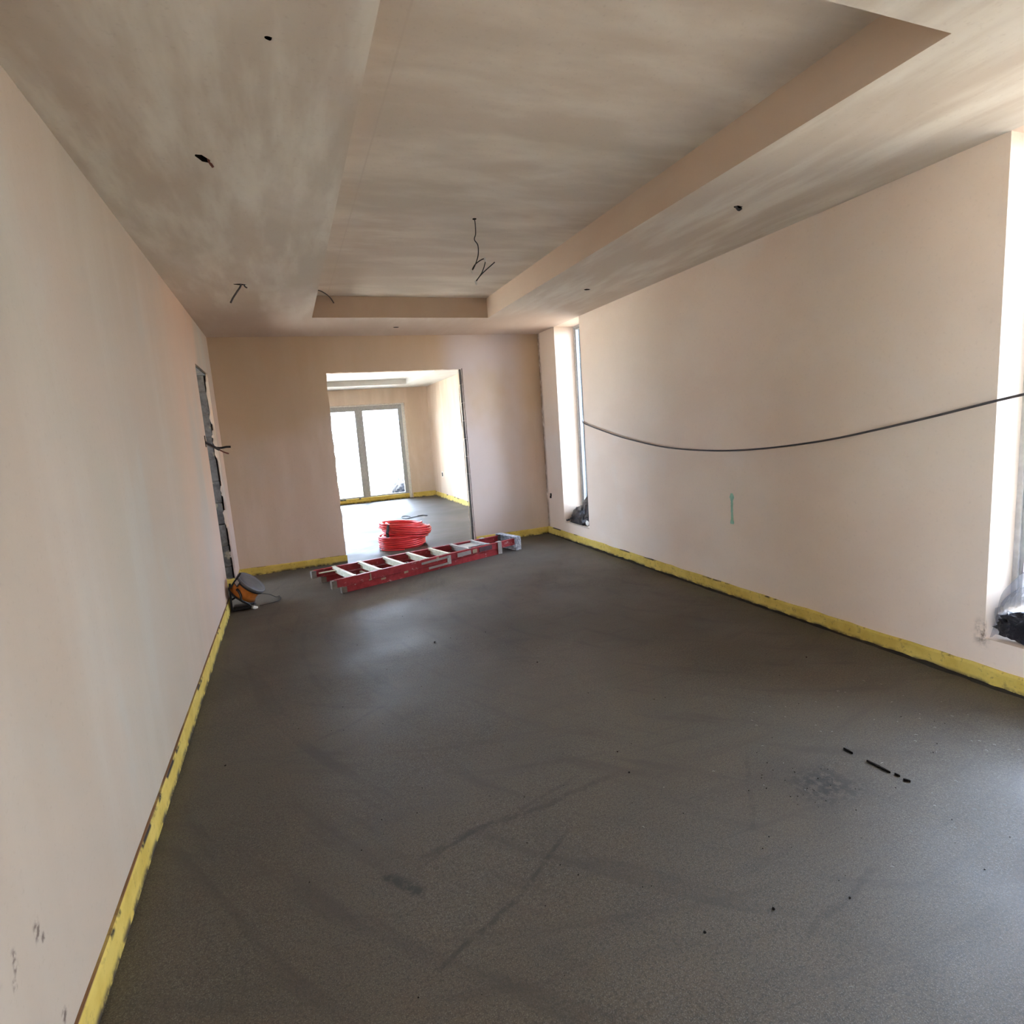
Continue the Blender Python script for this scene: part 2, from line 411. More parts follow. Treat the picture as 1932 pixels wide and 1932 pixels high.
def glass(name, tint=(.97, .985, .98), glossy=.06):
    m = bpy.data.materials.new(name); m.use_nodes = True; t = m.node_tree; t.nodes.clear()
    out = t.nodes.new('ShaderNodeOutputMaterial'); mx = t.nodes.new('ShaderNodeMixShader')
    tr = t.nodes.new('ShaderNodeBsdfTransparent'); gl = t.nodes.new('ShaderNodeBsdfGlossy')
    fr = t.nodes.new('ShaderNodeFresnel'); fr.inputs[0].default_value = 1.35
    tr.inputs[0].default_value = (*tint, 1); gl.inputs['Roughness'].default_value = .02
    t.links.new(fr.outputs[0], mx.inputs[0]); t.links.new(tr.outputs[0], mx.inputs[1]); t.links.new(gl.outputs[0], mx.inputs[2])
    t.links.new(mx.outputs[0], out.inputs[0]); return m
M_glass = glass('window_glass')
def film():
    m = bpy.data.materials.new('clear_film'); m.use_nodes = True; t = m.node_tree; t.nodes.clear()
    out = t.nodes.new('ShaderNodeOutputMaterial'); mx = t.nodes.new('ShaderNodeMixShader'); m2 = t.nodes.new('ShaderNodeMixShader')
    tr = t.nodes.new('ShaderNodeBsdfTransparent'); gl = t.nodes.new('ShaderNodeBsdfGlossy'); df = t.nodes.new('ShaderNodeBsdfTranslucent')
    nz = t.nodes.new('ShaderNodeTexNoise'); nz.inputs['Scale'].default_value = 14; nz.inputs['Detail'].default_value = 4
    bp = t.nodes.new('ShaderNodeBump'); bp.inputs['Strength'].default_value = .7; bp.inputs['Distance'].default_value = .01
    t.links.new(nz.outputs[0], bp.inputs['Height']); t.links.new(bp.outputs[0], gl.inputs['Normal'])
    gl.inputs['Roughness'].default_value = .15; df.inputs[0].default_value = (.20, .215, .25, 1); tr.inputs[0].default_value = (.95, .95, .97, 1)
    mx.inputs[0].default_value = .16; m2.inputs[0].default_value = .45
    t.links.new(tr.outputs[0], m2.inputs[1]); t.links.new(df.outputs[0], m2.inputs[2])
    t.links.new(m2.outputs[0], mx.inputs[1]); t.links.new(gl.outputs[0], mx.inputs[2])
    t.links.new(mx.outputs[0], out.inputs[0]); return m
M_film = film()

# ---------------------------------------------------------------- the setting
def struct(name, bm, m, parent=None, smooth=False):
    o = link(name, bm, m, parent, smooth)
    if not parent: o['kind'] = 'structure'
    return o

bm = bmesh.new(); box(bm, -40, 40, -40, 50, -.40, -.16); struct('ground', bm, M_ground)
bm = bmesh.new(); box(bm, W + .32, 30, -20, L2 - 1.0, -.15, -.12); struct('bounce_cut_ground', bm, plain('bounce_cut_dark', (.13, .105, .08), .95, .1))  # unseen dark strip added to cut ground light through the right windows

# floor slab of both rooms, very slightly wavy on top
bm = bmesh.new()
nx, ny = 60, 160
fx0, fx1, fy0, fy1 = -1.6, W + .30, YB - .3, L2 + .3
gv = []
for j in range(ny + 1):
    row = []
    for i in range(nx + 1):
        x = fx0 + (fx1 - fx0) * i / nx; y = fy0 + (fy1 - fy0) * j / ny
        z = .004 * mnoise.noise(Vector((x * 1.1, y * 1.1, 3.3))) if (0 < i < nx and 0 < j < ny) else 0
        row.append(bm.verts.new((x, y, z)))
    gv.append(row)
for j in range(ny):
    for i in range(nx): bm.faces.new((gv[j][i], gv[j][i + 1], gv[j + 1][i + 1], gv[j + 1][i]))
per = [gv[0][i] for i in range(nx + 1)] + [gv[j][nx] for j in range(1, ny + 1)] + [gv[ny][i] for i in range(nx - 1, -1, -1)] + [gv[j][0] for j in range(ny - 1, 0, -1)]
low = [bm.verts.new((v.co.x, v.co.y, -.16)) for v in per]
for a in range(len(per)):
    b = (a + 1) % len(per); bm.faces.new((per[a], low[a], low[b], per[b]))
bm.faces.new(low)
floor = struct('floor', bm, M_floor, smooth=False)
for p in floor.data.polygons: p.use_smooth = True

# ceilings: soffit with a raised rectangular tray
XL, XR, YN, YF = .9753, 2.6693, 1.3099, 5.6943
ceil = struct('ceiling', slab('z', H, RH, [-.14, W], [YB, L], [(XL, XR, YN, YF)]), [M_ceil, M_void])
bm = bmesh.new(); box(bm, -.14, W + .3, YB - .3, L + .14, RH + .0004, RH + .12); struct('ceiling', bm, M_rec)
# holes left for lights: cut as real blind holes
def hole(cx, cy, poly, up=.09):
    b = bmesh.new(); prism(b, [(cx + p[0], cy + p[1]) for p in poly], 'z', H - .05, H + up)
    o = link('cutter', b, M_void)
    md = ceil.modifiers.new('cut', 'BOOLEAN'); md.operation = 'DIFFERENCE'; md.solver = 'EXACT'; md.object = o
    try: md.material_mode = 'TRANSFER'
    except Exception: pass
    return o
def blob(rx, ry, n=10, jit=.2, rot=0.0):
    out = []
    for i in range(n):
        a = 2 * math.pi * i / n; q = 1 + random.uniform(-jit, jit)
        x, y = rx * q * math.cos(a), ry * q * math.sin(a)
        out.append((x * math.cos(rot) - y * math.sin(rot), x * math.sin(rot) + y * math.cos(rot)))
    return out
cut = [hole(.451, 2.634, blob(.042, .019, 11, .2, math.radians(60))),
       hole(.704, 1.853, blob(.010, .009)),
       hole(3.071, 2.652, blob(.034, .017, 9, .25, math.radians(5))),
       hole(3.146, 4.495, blob(.030, .024, 9, .15)),
       hole(1.827, 6.195, blob(.030, .022, 9, .15)),
       hole(.452, 4.545, blob(.040, .020, 9, .2))]
bpy.context.view_layer.update()
dg = bpy.context.evaluated_depsgraph_get()
me = bpy.data.meshes.new_from_object(ceil.evaluated_get(dg))
ceil.modifiers.clear(); ceil.data = me
for o in cut: bpy.data.objects.remove(o)

R2X0, R2X1, R2Y0, R2Y1 = .70, 3.005, 8.2, 11.72
struct('ceiling', slab('z', H2, H2 + .10, [-.3, W + .3], [L + .07, L2 + .3], [(R2X0, R2X1, R2Y0, R2Y1)]), M_beyc)
bm = bmesh.new(); box(bm, -.3, W + .3, L + .07, L2 + .3, H2 + .10, H2 + .45); struct('ceiling', bm, M_beyc)

# left wall with the cut doorway near the far corner
DY0, DY1, DH = 5.48, 6.29, 2.095
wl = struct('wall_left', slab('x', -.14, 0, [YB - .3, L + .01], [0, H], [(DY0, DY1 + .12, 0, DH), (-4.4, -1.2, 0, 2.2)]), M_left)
bm = bmesh.new(); box(bm, -.016, 0, DY1, DY1 + .125, .0, DH + .003); link('plaster_edge', bm, M_left, wl)
bm = bmesh.new(); box(bm, -.139, -.017, DY0 + .003, DY1 + .118, DH - .012, DH - .001); link('lintel_shade', bm, M_block, wl)  # thin dark sheet added to paint the doorway head in shade
zb = .0; i = 0
while zb < DH - .03:                              # raw block ends in the jamb
    z1 = min(zb + .205, DH - .014)
    bm = bmesh.new(); d = random.uniform(-.006, .006)
    box(bm, -.139, -.034 + random.uniform(-.005, .004), DY1 + .006 + d, DY1 + .119, zb, z1, bev=.004)
    link('block', bm, M_block, wl); zb += .215; i += 1
bm = bmesh.new(); box(bm, -.138, -.040, DY1 + .018, DY1 + .118, 0, DH - .014); link('mortar', bm, M_mortar, wl)
for (z0, z1, a) in ((1.62, 2.02, .0), (1.30, 1.50, .004), (1.47, 1.56, -.004), (.92, 1.02, 0), (.60, .78, 0), (.30, .36, 0)):
    poly = []
    n = 7
    for q in range(n + 1): poly.append((-.014, z0 + (z1 - z0) * q / n))
    for q in range(n, -1, -1): poly.append((-.024 - random.uniform(.0, .016) * (0.3 if q in (0, n) else 1), z0 + (z1 - z0) * q / n))
    bm = bmesh.new(); prism(bm, poly, 'y', DY1 + .002 + a, DY1 + .05); link('plaster_dab', bm, M_chip, wl)
# passage behind that doorway
struct('wall_passage', slab('x', -1.6, -1.5, [4.6, 7.6], [0, H], [(5.5, 6.9, .9, 2.05)]), M_left)
f = bmesh.new()
for a in (5.5, 6.17, 6.84): box(f, -1.58, -1.52, a, a + .06, .9, 2.05)
box(f, -1.58, -1.52, 5.56, 6.84, 1.99, 2.05); box(f, -1.58, -1.52, 5.56, 6.84, .9, .96)
w4 = struct('added_passage_window', f, M_frame)  # unseen window, added to send more light onto the right wall
for a in (5.56, 6.23):
    p = bmesh.new(); box(p, -1.553, -1.547, a, a + .61, .96, 1.99); link('pane', p, M_glass, w4)
bm = bmesh.new(); box(bm, -1.5, -.14, 7.4, 7.6, 0, H); box(bm, -1.5, -.14, 4.6, 4.75, 0, H); struct('wall_passage_end', bm, M_left)
bm = bmesh.new(); box(bm, -1.6, -.14, 4.6, 7.6, H, H + .1); struct('ceiling', bm, M_ceil)

# far wall with the big opening into the next room
OX0, OX1, OH = 1.106, 2.651, 2.117
wf = struct('wall_far', slab('y', L, L + .14, [-.15, W + .3], [0, RH], [(OX0, OX1 + .012, 0, OH)]), M_far)
def jag(n, lo, hi): return [random.uniform(lo, hi) for _ in range(n)]
def jag_strip(name, horizontal, a0, a1, edge, sign, depth, y0, y1, m, n=46, amp=.012):
    off = [max(0, .004 + amp * .6 * mnoise.noise(Vector((q * .35, edge * 7, 1))) + amp * .5 * random.random()) for q in range(n + 1)]
    poly = []
    for q in range(n + 1):
        t = a0 + (a1 - a0) * q / n; e = edge + sign * off[q]
        poly.append((t, e) if horizontal else (e, t))
    for q in (n, 0):
        t = a0 + (a1 - a0) * q / n; poly.append((t, edge - sign * depth) if horizontal else (edge - sign * depth, t))
    bm = bmesh.new(); prism(bm, poly, 'y', y0, y1); link(name, bm, m, wf)
jag_strip('plaster_edge', False, .09, OH, OX0, 1, .002, L + .0002, L + .014, M_far)
jag_strip('plaster_edge', False, .0, OH, OX1, -1, -.0, L + .0002, L + .010, M_far, amp=.006)
jag_strip('plaster_edge', True, OX0, OX1, OH, -1, .002, L + .0002, L + .014, M_far)
jag_strip('plaster_edge', False, .0, OH, OX1 - .004, -1, -.004, L + .128, L + .1398, M_chip)
zb = 0.0
while zb < OH - .01:
    bm = bmesh.new()
    box(bm, OX1 + .0015 + random.uniform(-.003, .003), OX1 + .0115, L + .018, L + .122, zb, min(zb + .212, OH), bev=.002)
    link('block', bm, M_block2, wf); zb += .215

# right wall: two tall slot windows running up to the ceiling
FW0, FW1, FS = 5.605, 6.2206, .205
NW0, NW1, NS = 1.07, 1.679, .226
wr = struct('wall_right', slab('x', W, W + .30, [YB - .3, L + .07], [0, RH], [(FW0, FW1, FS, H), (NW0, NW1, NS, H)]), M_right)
bm = bmesh.new()                                   # sprayed setting-out mark: dot, line, dot
n = 22; poly = []
def halfw(t): return .0105 + .011 * math.exp(-((t - .88) / .07) ** 2) + .009 * math.exp(-((t - .05) / .08) ** 2) + random.uniform(-.0015, .0015)
for q in range(n + 1): t = q / n; poly.append((3.378 - halfw(t) * 1.05, .562 + .232 * t))
for q in range(n, -1, -1): t = q / n; poly.append((3.378 + halfw(t) * 1.05, .562 + .232 * t))
prism(bm, poly, 'x', W - .0008, W + .001); o = link('paint_mark', bm, M_spray, wr); o['label'] = 'green sprayed mark'
bm = bmesh.new(); box(bm, W - .012, W + .005, 6.548, 6.574, .495, .53); box(bm, W - .02, W, 6.556, 6.568, .470, .50); o = link('conduit_stub', bm, M_black, wr)
# back wall with a wide garden opening (behind the camera)
struct('wall_back', slab('y', YB - .3, YB, [-.14, W + .3], [0, RH], []), M_left)
# the room beyond
struct('wall_right_beyond', slab('x', W2, W2 + .36, [L + .14, L2 + .3], [0, H2 + .4], []), M_bey)
struct('wall_left_beyond', slab('x', -.30, 0, [L + .14, L2 + .3], [0, H2 + .4], [(8.1, 9.6, .05, 2.15)]), M_bey)
WX1, WH = 3.092, 2.062
PX0, PX1, PH = .34, 3.035, 2.035
struct('wall_far_beyond', slab('y', L2, L2 + .30, [-.3, W + .36], [0, H2 + .4], [(PX0, WX1, 0, WH)]), M_bey)

# edge foam strips (the yellow base trim), gently uneven
def strip(name, p0, p1, nrm, h, t, m, n=60, z0=-.005, amp=1.0, bulge=0.0):
    p0, p1, nrm = Vector(p0), Vector(p1), Vector(nrm)
    bm = bmesh.new(); rows = []
    for q in range(n + 1):
        p = p0.lerp(p1, q / n)
        e = .0035 * amp * mnoise.noise(p * 2.7) + .002 * amp * random.uniform(-1, 1)
        dt = .003 * amp * mnoise.noise(p * 3.1 + Vector((5, 5, 5)))
        prof = [(0, z0), (t + dt + .002, z0), (t + dt + bulge, z0 + h * .45), (t + dt + bulge * .6, h - .012 + e), (t + dt - .004, h + e), (0, h + e)]
        rows.append([bm.verts.new(p + nrm * a + Vector((0, 0, z))) for a, z in prof])
    for A, B in zip(rows, rows[1:]):
        for q in range(len(A)):
            r = (q + 1) % len(A); bm.faces.new((A[q], A[r], B[r], B[q]))
    bm.faces.new(rows[0]); bm.faces.new(rows[-1][::-1])
    return struct(name, bm, m)
strip('baseboard_left', (0, -1.15, 0), (0, DY0 - .01, 0), (1, 0, 0), .099, .012, M_foamL, 90, amp=.8)
strip('baseboard_far', (0.0, L, 0), (OX0 + .012, L, 0), (0, -1, 0), .086, .012, M_foam, 24)
strip('baseboard_far', (OX1 + .02, L, 0), (W, L, 0), (0, -1, 0), .086, .012, M_foam, 24)
strip('baseboard_right', (W, YB, 0), (W, L, 0), (-1, 0, 0), .090, .014, M_foam, 150, amp=1.6)
strip('baseboard_passage', (-.14, DY1 + .004, 0), (0, DY1 + .004, 0), (0, -1, 0), .09, .01, M_foam, 6)
strip('baseboard_passage', (0.002, DY1 + .0, 0), (0.002, L, 0), (1, 0, 0), .09, .01, M_foam, 8)
strip('baseboard_far_beyond', (WX1 + .01, L2, 0), (W2, L2, 0), (0, -1, 0), .11, .012, M_foam, 10)
strip('baseboard_right_beyond', (W2, L + .14, 0), (W2, L2, 0), (-1, 0, 0), .10, .012, M_foam, 60)
strip('baseboard_patio', (PX0, L2 + .075, 0), (PX1 - .01, L2 + .075, 0), (0, -1, 0), .105, .030, M_foam, 30, bulge=.02, amp=.5)
# dark ragged fillet of screed left against the right-hand strip and far corner
bm = bmesh.new(); rows = []
n = 160
for q in range(n + 1):
    y = .2 + (L - .2) * q / n
    a = .012 + .020 * abs(mnoise.noise(Vector((y * 4, 1, 2)))) + random.uniform(0, .008)
    h = .008 + .014 * abs(mnoise.noise(Vector((y * 6, 4, 2)))) + random.uniform(0, .006)
    rows.append([bm.verts.new((W - .010, y, h)), bm.verts.new((W - .014 - a * .5, y, h * .6)), bm.verts.new((W - .014 - a, y, -.006)), bm.verts.new((W - .010, y, -.006))])
for A, B in zip(rows, rows[1:]):
    for q in range(4): bm.faces.new((A[q], A[(q + 1) % 4], B[(q + 1) % 4], B[q]))
bm.faces.new(rows[0]); bm.faces.new(rows[-1][::-1])
link('screed_fillet', bm, plain('damp_screed', (.036, .030, .023), .9, .15), floor)

# windows
def window(name, y0, y1, z0, z1, xf, m):
    f = bmesh.new(); d0, d1, t = xf, xf + .06, .022
    box(f, d0, d1, y0, y0 + t, z0, z1); box(f, d0, d1, y1 - t, y1, z0, z1)
    box(f, d0, d1, y0 + t, y1 - t, z0, z0 + t); box(f, d0, d1, y0 + t, y1 - t, z1 - t, z1)
    s = bmesh.new(); e = t; g = .018               # sash inside the frame
    box(s, d0 + .012, d1 - .008, y0 + e, y0 + e + g, z0 + e, z1 - e); box(s, d0 + .012, d1 - .008, y1 - e - g, y1 - e, z0 + e, z1 - e)
    box(s, d0 + .012, d1 - .008, y0 + e + g, y1 - e - g, z0 + e, z0 + e + g); box(s, d0 + .012, d1 - .008, y0 + e + g, y1 - e - g, z1 - e - g, z1 - e)
    r = struct(name, f, m)
    link('sash', s, M_frame, r)
    p = bmesh.new(); box(p, d0 + .030, d0 + .036, y0 + e + g, y1 - e - g, z0 + e + g, z1 - e - g); link('pane', p, M_glass, r)
    return r
window('window_1', FW0, FW1, FS, H, 3.905, M_frame_w)
window('window_2', NW0, NW1, NS, H, 3.845, M_frame_w)

# sliding patio doors of the far room: three panels
f = bmesh.new(); y0, y1 = L2 + .10, L2 + .18
box(f, PX0, PX0 + .05, y0, y1, 0, PH); box(f, PX1 - .05, PX1, y0, y1, 0, PH)
box(f, PX0 + .05, PX1 - .05, y0, y1, PH - .07, PH); box(f, PX0 + .05, PX1 - .05, y0, y1, 0, .10)
dr = struct('door_1', f, M_frame)
t = bmesh.new(); box(t, PX1, WX1, y0 - .03, y1, 0, WH); box(t, PX0, PX1, y0 - .03, y1, PH, WH); o = link('reveal_lit_strip', t, M_white, dr); o['label'] = 'white strip for the lit plaster reveal'  # plaster reveal's bright light drawn as a white strip
xs = [PX0 + .05, 1.215, 2.125, PX1 - .05]
for xm in (1.215, 2.125):
    b = bmesh.new(); box(b, xm - .052, xm + .052, y0 + .01, y1 - .01, .10, PH - .07); link('mullion', b, M_frame, dr)
for q in range(3):
    a, b_ = xs[q] + (.052 if q else 0), xs[q + 1] - (.052 if q < 2 else 0)
    s = bmesh.new()
    box(s, a, a + .03, y0 + .02, y1 - .02, .10, PH - .07); box(s, b_ - .03, b_, y0 + .02, y1 - .02, .10, PH - .07)
    box(s, a + .03, b_ - .03, y0 + .02, y1 - .02, .10, .13); box(s, a + .03, b_ - .03, y0 + .02, y1 - .02, PH - .10, PH - .07)
    link('sash', s, M_frame, dr)
    p = bmesh.new(); box(p, a + .03, b_ - .03, y0 + .036, y0 + .042, .13, PH - .10); link('pane', p, M_glass, dr)
# unseen side doors behind the camera and far room side window, added for daylight: frames and panes
f = bmesh.new()
for a in (-4.4, -2.83, -1.26): box(f, -.12, -.06, a, a + .06, 0, 2.2)
box(f, -.12, -.06, -4.34, -1.26, 2.14, 2.2); box(f, -.12, -.06, -4.34, -1.26, 0, .06)
d2 = struct('unseen_doors', f, M_frame)
for a in (-4.34, -2.77):
    p = bmesh.new(); box(p, -.093, -.087, a, a + 1.51, .06, 2.14); link('pane', p, M_glass, d2)
f = bmesh.new()
for a in (8.1, 8.82, 9.54): box(f, -.25, -.19, a, a + .06, .05, 2.15)
box(f, -.25, -.19, 8.16, 9.54, 2.09, 2.15); box(f, -.25, -.19, 8.16, 9.54, .05, .11)
w3 = struct('unseen_window_beyond', f, M_frame)
for a in (8.16, 8.88):
    p = bmesh.new(); box(p, -.223, -.217, a, a + .66, .11, 2.09); link('pane', p, M_glass, w3)

# ---------------------------------------------------------------- step ladder lying by the opening
ang = math.atan2(.585, 2.115)
lad = empty('step_ladder', (.785, 5.585, .004), 'folded red fibreglass stepladder with pale treads lying on the screed', 'ladder', rz=ang)
LL = 2.19
def hv(u): return .300 - .135 * (u / LL)
def rail(name, side, u0, u1, z0, z1, dv, m):
    """C-channel rail between two stations, web on the outside"""
    th, fl = .005, .030
    prof = [(0, z0), (0, z1), (-fl, z1), (-fl, z1 - th), (-th, z1 - th), (-th, z0 + th), (-fl, z0 + th), (-fl, z0)]
    bm = bmesh.new(); ends = []
    for u in (u0, u1):
        ends.append([bm.verts.new((u, side * (hv(u) + dv + p[0]), p[1])) for p in prof])
    A, B = ends; n = len(prof)
    for q in range(n): bm.faces.new((A[q], A[(q + 1) % n], B[(q + 1) % n], B[q]))
    bm.faces.new(A[::-1]); bm.faces.new(B)
    return link(name, bm, m, lad)
for s in (-1, 1):
    rail('front_rail', s, 0.02, 2.15, .064, .136, 0, M_red)
    rail('rear_rail', s, .10, 1.95, .0, .061, -.004, M_red)
    b = bmesh.new(); h = hv(0)                     # feet
    M = Matrix.Translation((0, s * (h - .017), 0))
    box(b, -.012, .035, -.022, .022, .058, .132, M, .004); link('foot', b, M_rubber, lad)
    b = bmesh.new(); box(b, .075, .125, -.020, .020, .0, .056, Matrix.Translation((0, s * (hv(.1) - .018), 0)), .004); link('rear_foot', b, M_rubber, lad)
    b = bmesh.new()                                # hinge bracket tying the two sections together
    vv = s * (hv(1.93) + .003); box(b, 1.905, 1.955, min(vv, vv + s * .006), max(vv, vv + s * .006), .002, .142)
    box(b, 1.905, 1.955, min(vv, vv - s * .04), max(vv, vv - s * .04), .1365, .141)
    link('hinge_bracket', b, M_alu, lad)
    b = bmesh.new()                                # diagonal foot brace
    tube(b, [(.06, s * (hv(.06) - .03), .10), (.215, s * (hv(.2) - .12), .118)], .008, 6); link('foot_brace', b, M_tread, lad)
for q in range(7):
    u = .213 + .263 * q; h = hv(u) - .006
    b = bmesh.new()
    box(b, u - .015, u + .015, -h, h, .1365, .1395); box(b, u + .011, u + .015, -h, h, .068, .1365); box(b, u - .015, u - .011, -h, h, .118, .1365)
    for s in (-1, 1): box(b, u - .019, u + .019, min(s * (h + .004), s * (h - .03)), max(s * (h + .004), s * (h - .03)), .1395, .1415)
    link('tread', b, M_tread if q < 5 else M_alu, lad)
for u in (.48, .98, 1.50):
    h = hv(u) - .012; b = bmesh.new(); box(b, u - .012, u + .012, -h, h, .022, .040); link('rear_brace', b, M_tread if u < .6 else M_alu, lad)
b = bmesh.new(); box(b, 1.575, 1.80, -.05, hv(1.7) - .036, .112, .118, bev=.002); link('tool_tray', b, M_alu, lad)
b = bmesh.new(); h = .195                          # moulded top cap, hollow on the inside
box(b, 2.205, 2.222, -h, h, .002, .155, bev=.003)
box(b, 2.145, 2.206, -h, h, .149, .155); box(b, 2.145, 2.206, -h, h, .002, .007)
box(b, 2.145, 2.206, -h, -h + .008, .007, .149); box(b, 2.145, 2.206, h - .008, h, .007, .149)
link('top_cap', b, M_cap, lad)
b = bmesh.new(); v = -hv(1.1) - .004                # spreader arms folded along the near rail
def bar(b, u0, z0, u1, z1, w_=.011, off=.004):
    v0, v1 = -hv(u0) - off, -hv(u1) - off
    q = [(u0, z0 - w_), (u0, z0 + w_), (u1, z1 + w_), (u1, z1 - w_)]
    A = [b.verts.new((p[0], -hv(p[0]) - off, p[1])) for p in q]; B = [b.verts.new((p[0], -hv(p[0]) - off - .005, p[1])) for p in q]
    for i in range(4): b.faces.new((A[i], A[(i + 1) % 4], B[(i + 1) % 4], B[i]))
    b.faces.new(A[::-1]); b.faces.new(B)
bar(b, .92, .100, 1.25, .108); link('spreader_arm', b, M_label, lad)
b = bmesh.new(); bar(b, 1.0, .036, 1.24, .042); link('spreader_arm', b, M_label, lad)
b = bmesh.new(); bar(b, 1.23, .075, 1.275, .075, .045, .0015); link('spreader_bracket', b, M_alu, lad)
for (u0, u1, zc, wz, m, nm) in ((1.36, 1.535, .098, .021, M_label, 'grey sticker'), (1.56, 1.615, .100, .020, M_label2, 'tan sticker'), (1.65, 1.82, .101, .024, M_label3, 'dark printed sticker')):
    b = bmesh.new(); bar(b, u0, zc, u1, zc + .002, wz, .0006); o = link('sticker', b, m, lad); o['label'] = nm
for (u, z, du, dz) in ((.72, .055, .045, .010), (.47, .045, .05, .008), (.36, .095, .012, .03), (.345, .066, .03, .006), (1.10, .118, .03, .010)):
    b = bmesh.new(); bar(b, u, z, u + du, z + .002, dz, .0005); link('paint_drip', b, M_label2, lad)

# ---------------------------------------------------------------- coil of red pipe
coil = empty('pipe_coil', (1.86, 7.22, 0), 'slumped coil of glossy red plastic heating pipe on the floor beyond the opening', 'pipe coil')
def bundle(name, cx, cy, z0, R, layers, turns, tilt, taz, lean=(0, 0), r=.0122, jit=.006):
    bm = bmesh.new(); seg = 44
    Mt = Matrix.Rotation(tilt, 4, Vector((math.cos(taz), math.sin(taz), 0)))
    pts = []
    for l in range(layers):
        for t in range(turns):
            tt = t if l % 2 == 0 else turns - 1 - t
            ph = random.uniform(0, 6.28); jx, jy = random.uniform(-jit, jit), random.uniform(-jit, jit); jr = random.uniform(-jit, jit)
            for q in range(seg):
                a = 2 * math.pi * q / seg
                f = q / seg
                zz = (tt + (f if l % 2 == 0 else -f) * .9) * 2.02 * r
                rad = R - l * 2.1 * r + jr * math.sin(a + ph)
                p = Vector((rad * math.cos(a) + jx + lean[0] * zz, rad * .96 * math.sin(a) + jy + lean[1] * zz, zz))
                pts.append(Mt @ p + Vector((cx, cy, z0)))
    tube(bm, pts, r, 8)
    return link(name, bm, M_pipe, coil, True)
bundle('lower_coil', -.01, 0, .010, .285, 3, 6, 0, 0, (-.05, 0))
bundle('upper_coil', .055, 0, .175, .300, 3, 4, math.radians(9), math.radians(90), (-.1, .1), jit=.010)
bundle('top_coil', -.015, .01, .232, .262, 2, 3, math.radians(5), math.radians(95), (-.1, 0), jit=.010)
bm = bmesh.new()                                    # black tape round the near left side
for (z0, z1, rr) in ((.165, .315, .318),):
    a0, a1 = math.radians(217), math.radians(224); n = 8; A = []
    for q in range(n + 1):
        z = z0 + (z1 - z0) * q / n; rq = rr - .03 * (q / n) ** 2 + (.012 if q == 3 else 0)
        A.append([bm.verts.new((rq * math.cos(a) + .02, rq * math.sin(a) - .01, z)) for a in (a0, (a0 + a1) / 2, a1)])
    B = [[bm.verts.new(v.co * .97 + Vector((0, 0, z0 * .03))) for v in r] for r in A]
    for G in (A, B):
        for r0, r1 in zip(G, G[1:]):
            for q in range(2): bm.faces.new((r0[q], r0[q + 1], r1[q + 1], r1[q]))
    for q in range(n):
        bm.faces.new((A[q][0], A[q + 1][0], B[q + 1][0], B[q][0])); bm.faces.new((A[q][2], A[q + 1][2], B[q + 1][2], B[q][2]))
link('tape_band', bm, M_black, coil)
bm = bmesh.new(); tube(bm, smooth_pts([(-.28, -.09, .012), (-.30, -.16, .012), (-.22, -.26, .012), (-.12, -.31, .012), (-.05, -.325, .012)], 6), .0092, 6); link('pipe_end', bm, M_pipe, coil, True)

# ---------------------------------------------------------------- cable reel in the corner
reel = empty('cable_reel', (.15, 5.40, 0), 'small orange and black cable reel tilted in the corner by the side doorway', 'cable reel')
ax = Vector((.666, -.17, .735)).normalized()
cT = Vector((.050, -.02, .220))
Mr = Matrix.Translation(cT) @ ax.to_track_quat('Z', 'Y').to_matrix().to_4x4()
bm = bmesh.new(); lathe(bm, [(0, .012), (.03, .014), (.085, .010), (.118, .004), (.126, -.004), (.126, -.016), (.10, -.02), (0, -.02)], Mr, 36); link('top_flange', bm, M_darkgrey, reel, True)
bm = bmesh.new(); lathe(bm, [(.118, .004), (.125, .007), (.130, .002), (.130, -.012), (.125, -.02), (.118, -.018), (.118, .004)], Mr, 36); link('flange_rim', bm, M_rim, reel, True)
bm = bmesh.new(); lathe(bm, [(0, -.022), (.118, -.022), (.108, -.05), (.108, -.095), (.120, -.130), (0, -.130)], Mr, 36); link('drum', bm, M_orange, reel, True)
bm = bmesh.new(); lathe(bm, [(0, -.128), (.116, -.128), (.126, -.131), (.126, -.143), (.116, -.147), (0, -.147)], Mr, 36); link('bottom_flange', bm, M_black, reel, True)
bm = bmesh.new(); lathe(bm, [(.119, -.018), (.1275, -.020), (.1275, -.030), (.118, -.032), (.119, -.018)], Mr, 36); link('cable_guard', bm, M_black, reel, True)
right = Vector((1, 0, 0)); 
def onDrum(a, h, r): return Mr @ Vector((r * math.cos(a), r * math.sin(a), h))
# which drum angle faces the camera
toc = (Mr.inverted().to_3x3() @ (Vector((.6162, 0, 1.4)) - Vector((.15, 5.4, .15))).normalized()); fa = math.atan2(toc.y, toc.x)
lft = (Mr.inverted().to_3x3() @ Vector((-1, 0, 0))); sgn = 1 if (math.cos(fa + .3) * lft.x + math.sin(fa + .3) * lft.y) > (math.cos(fa - .3) * lft.x + math.sin(fa - .3) * lft.y) else -1
bm = bmesh.new()
pts = [onDrum(fa + sgn * .50, -.085, .112), onDrum(fa + sgn * .45, -.078, .120), onDrum(fa + sgn * .25, -.082, .122), onDrum(fa + sgn * .0, -.098, .128), onDrum(fa - sgn * .2, -.125, .140)]
end = Vector((.03, -.085, .02)); pts += [(pts[-1] + end) / 2 + Vector((.01, -.01, 0)), end]
tube(bm, smooth_pts(pts, 6), .0105, 8); link('cable_tail', bm, M_black, reel, True)
bm = bmesh.new(); q = Mr.to_3x3()
p0 = onDrum(fa + sgn * .78, -.035, .1225); nr = (p0 - onDrum(fa + sgn * .78, -.035, 0)).normalized()
e1 = q @ Vector((0, 0, 1)); e2 = nr.cross(e1)
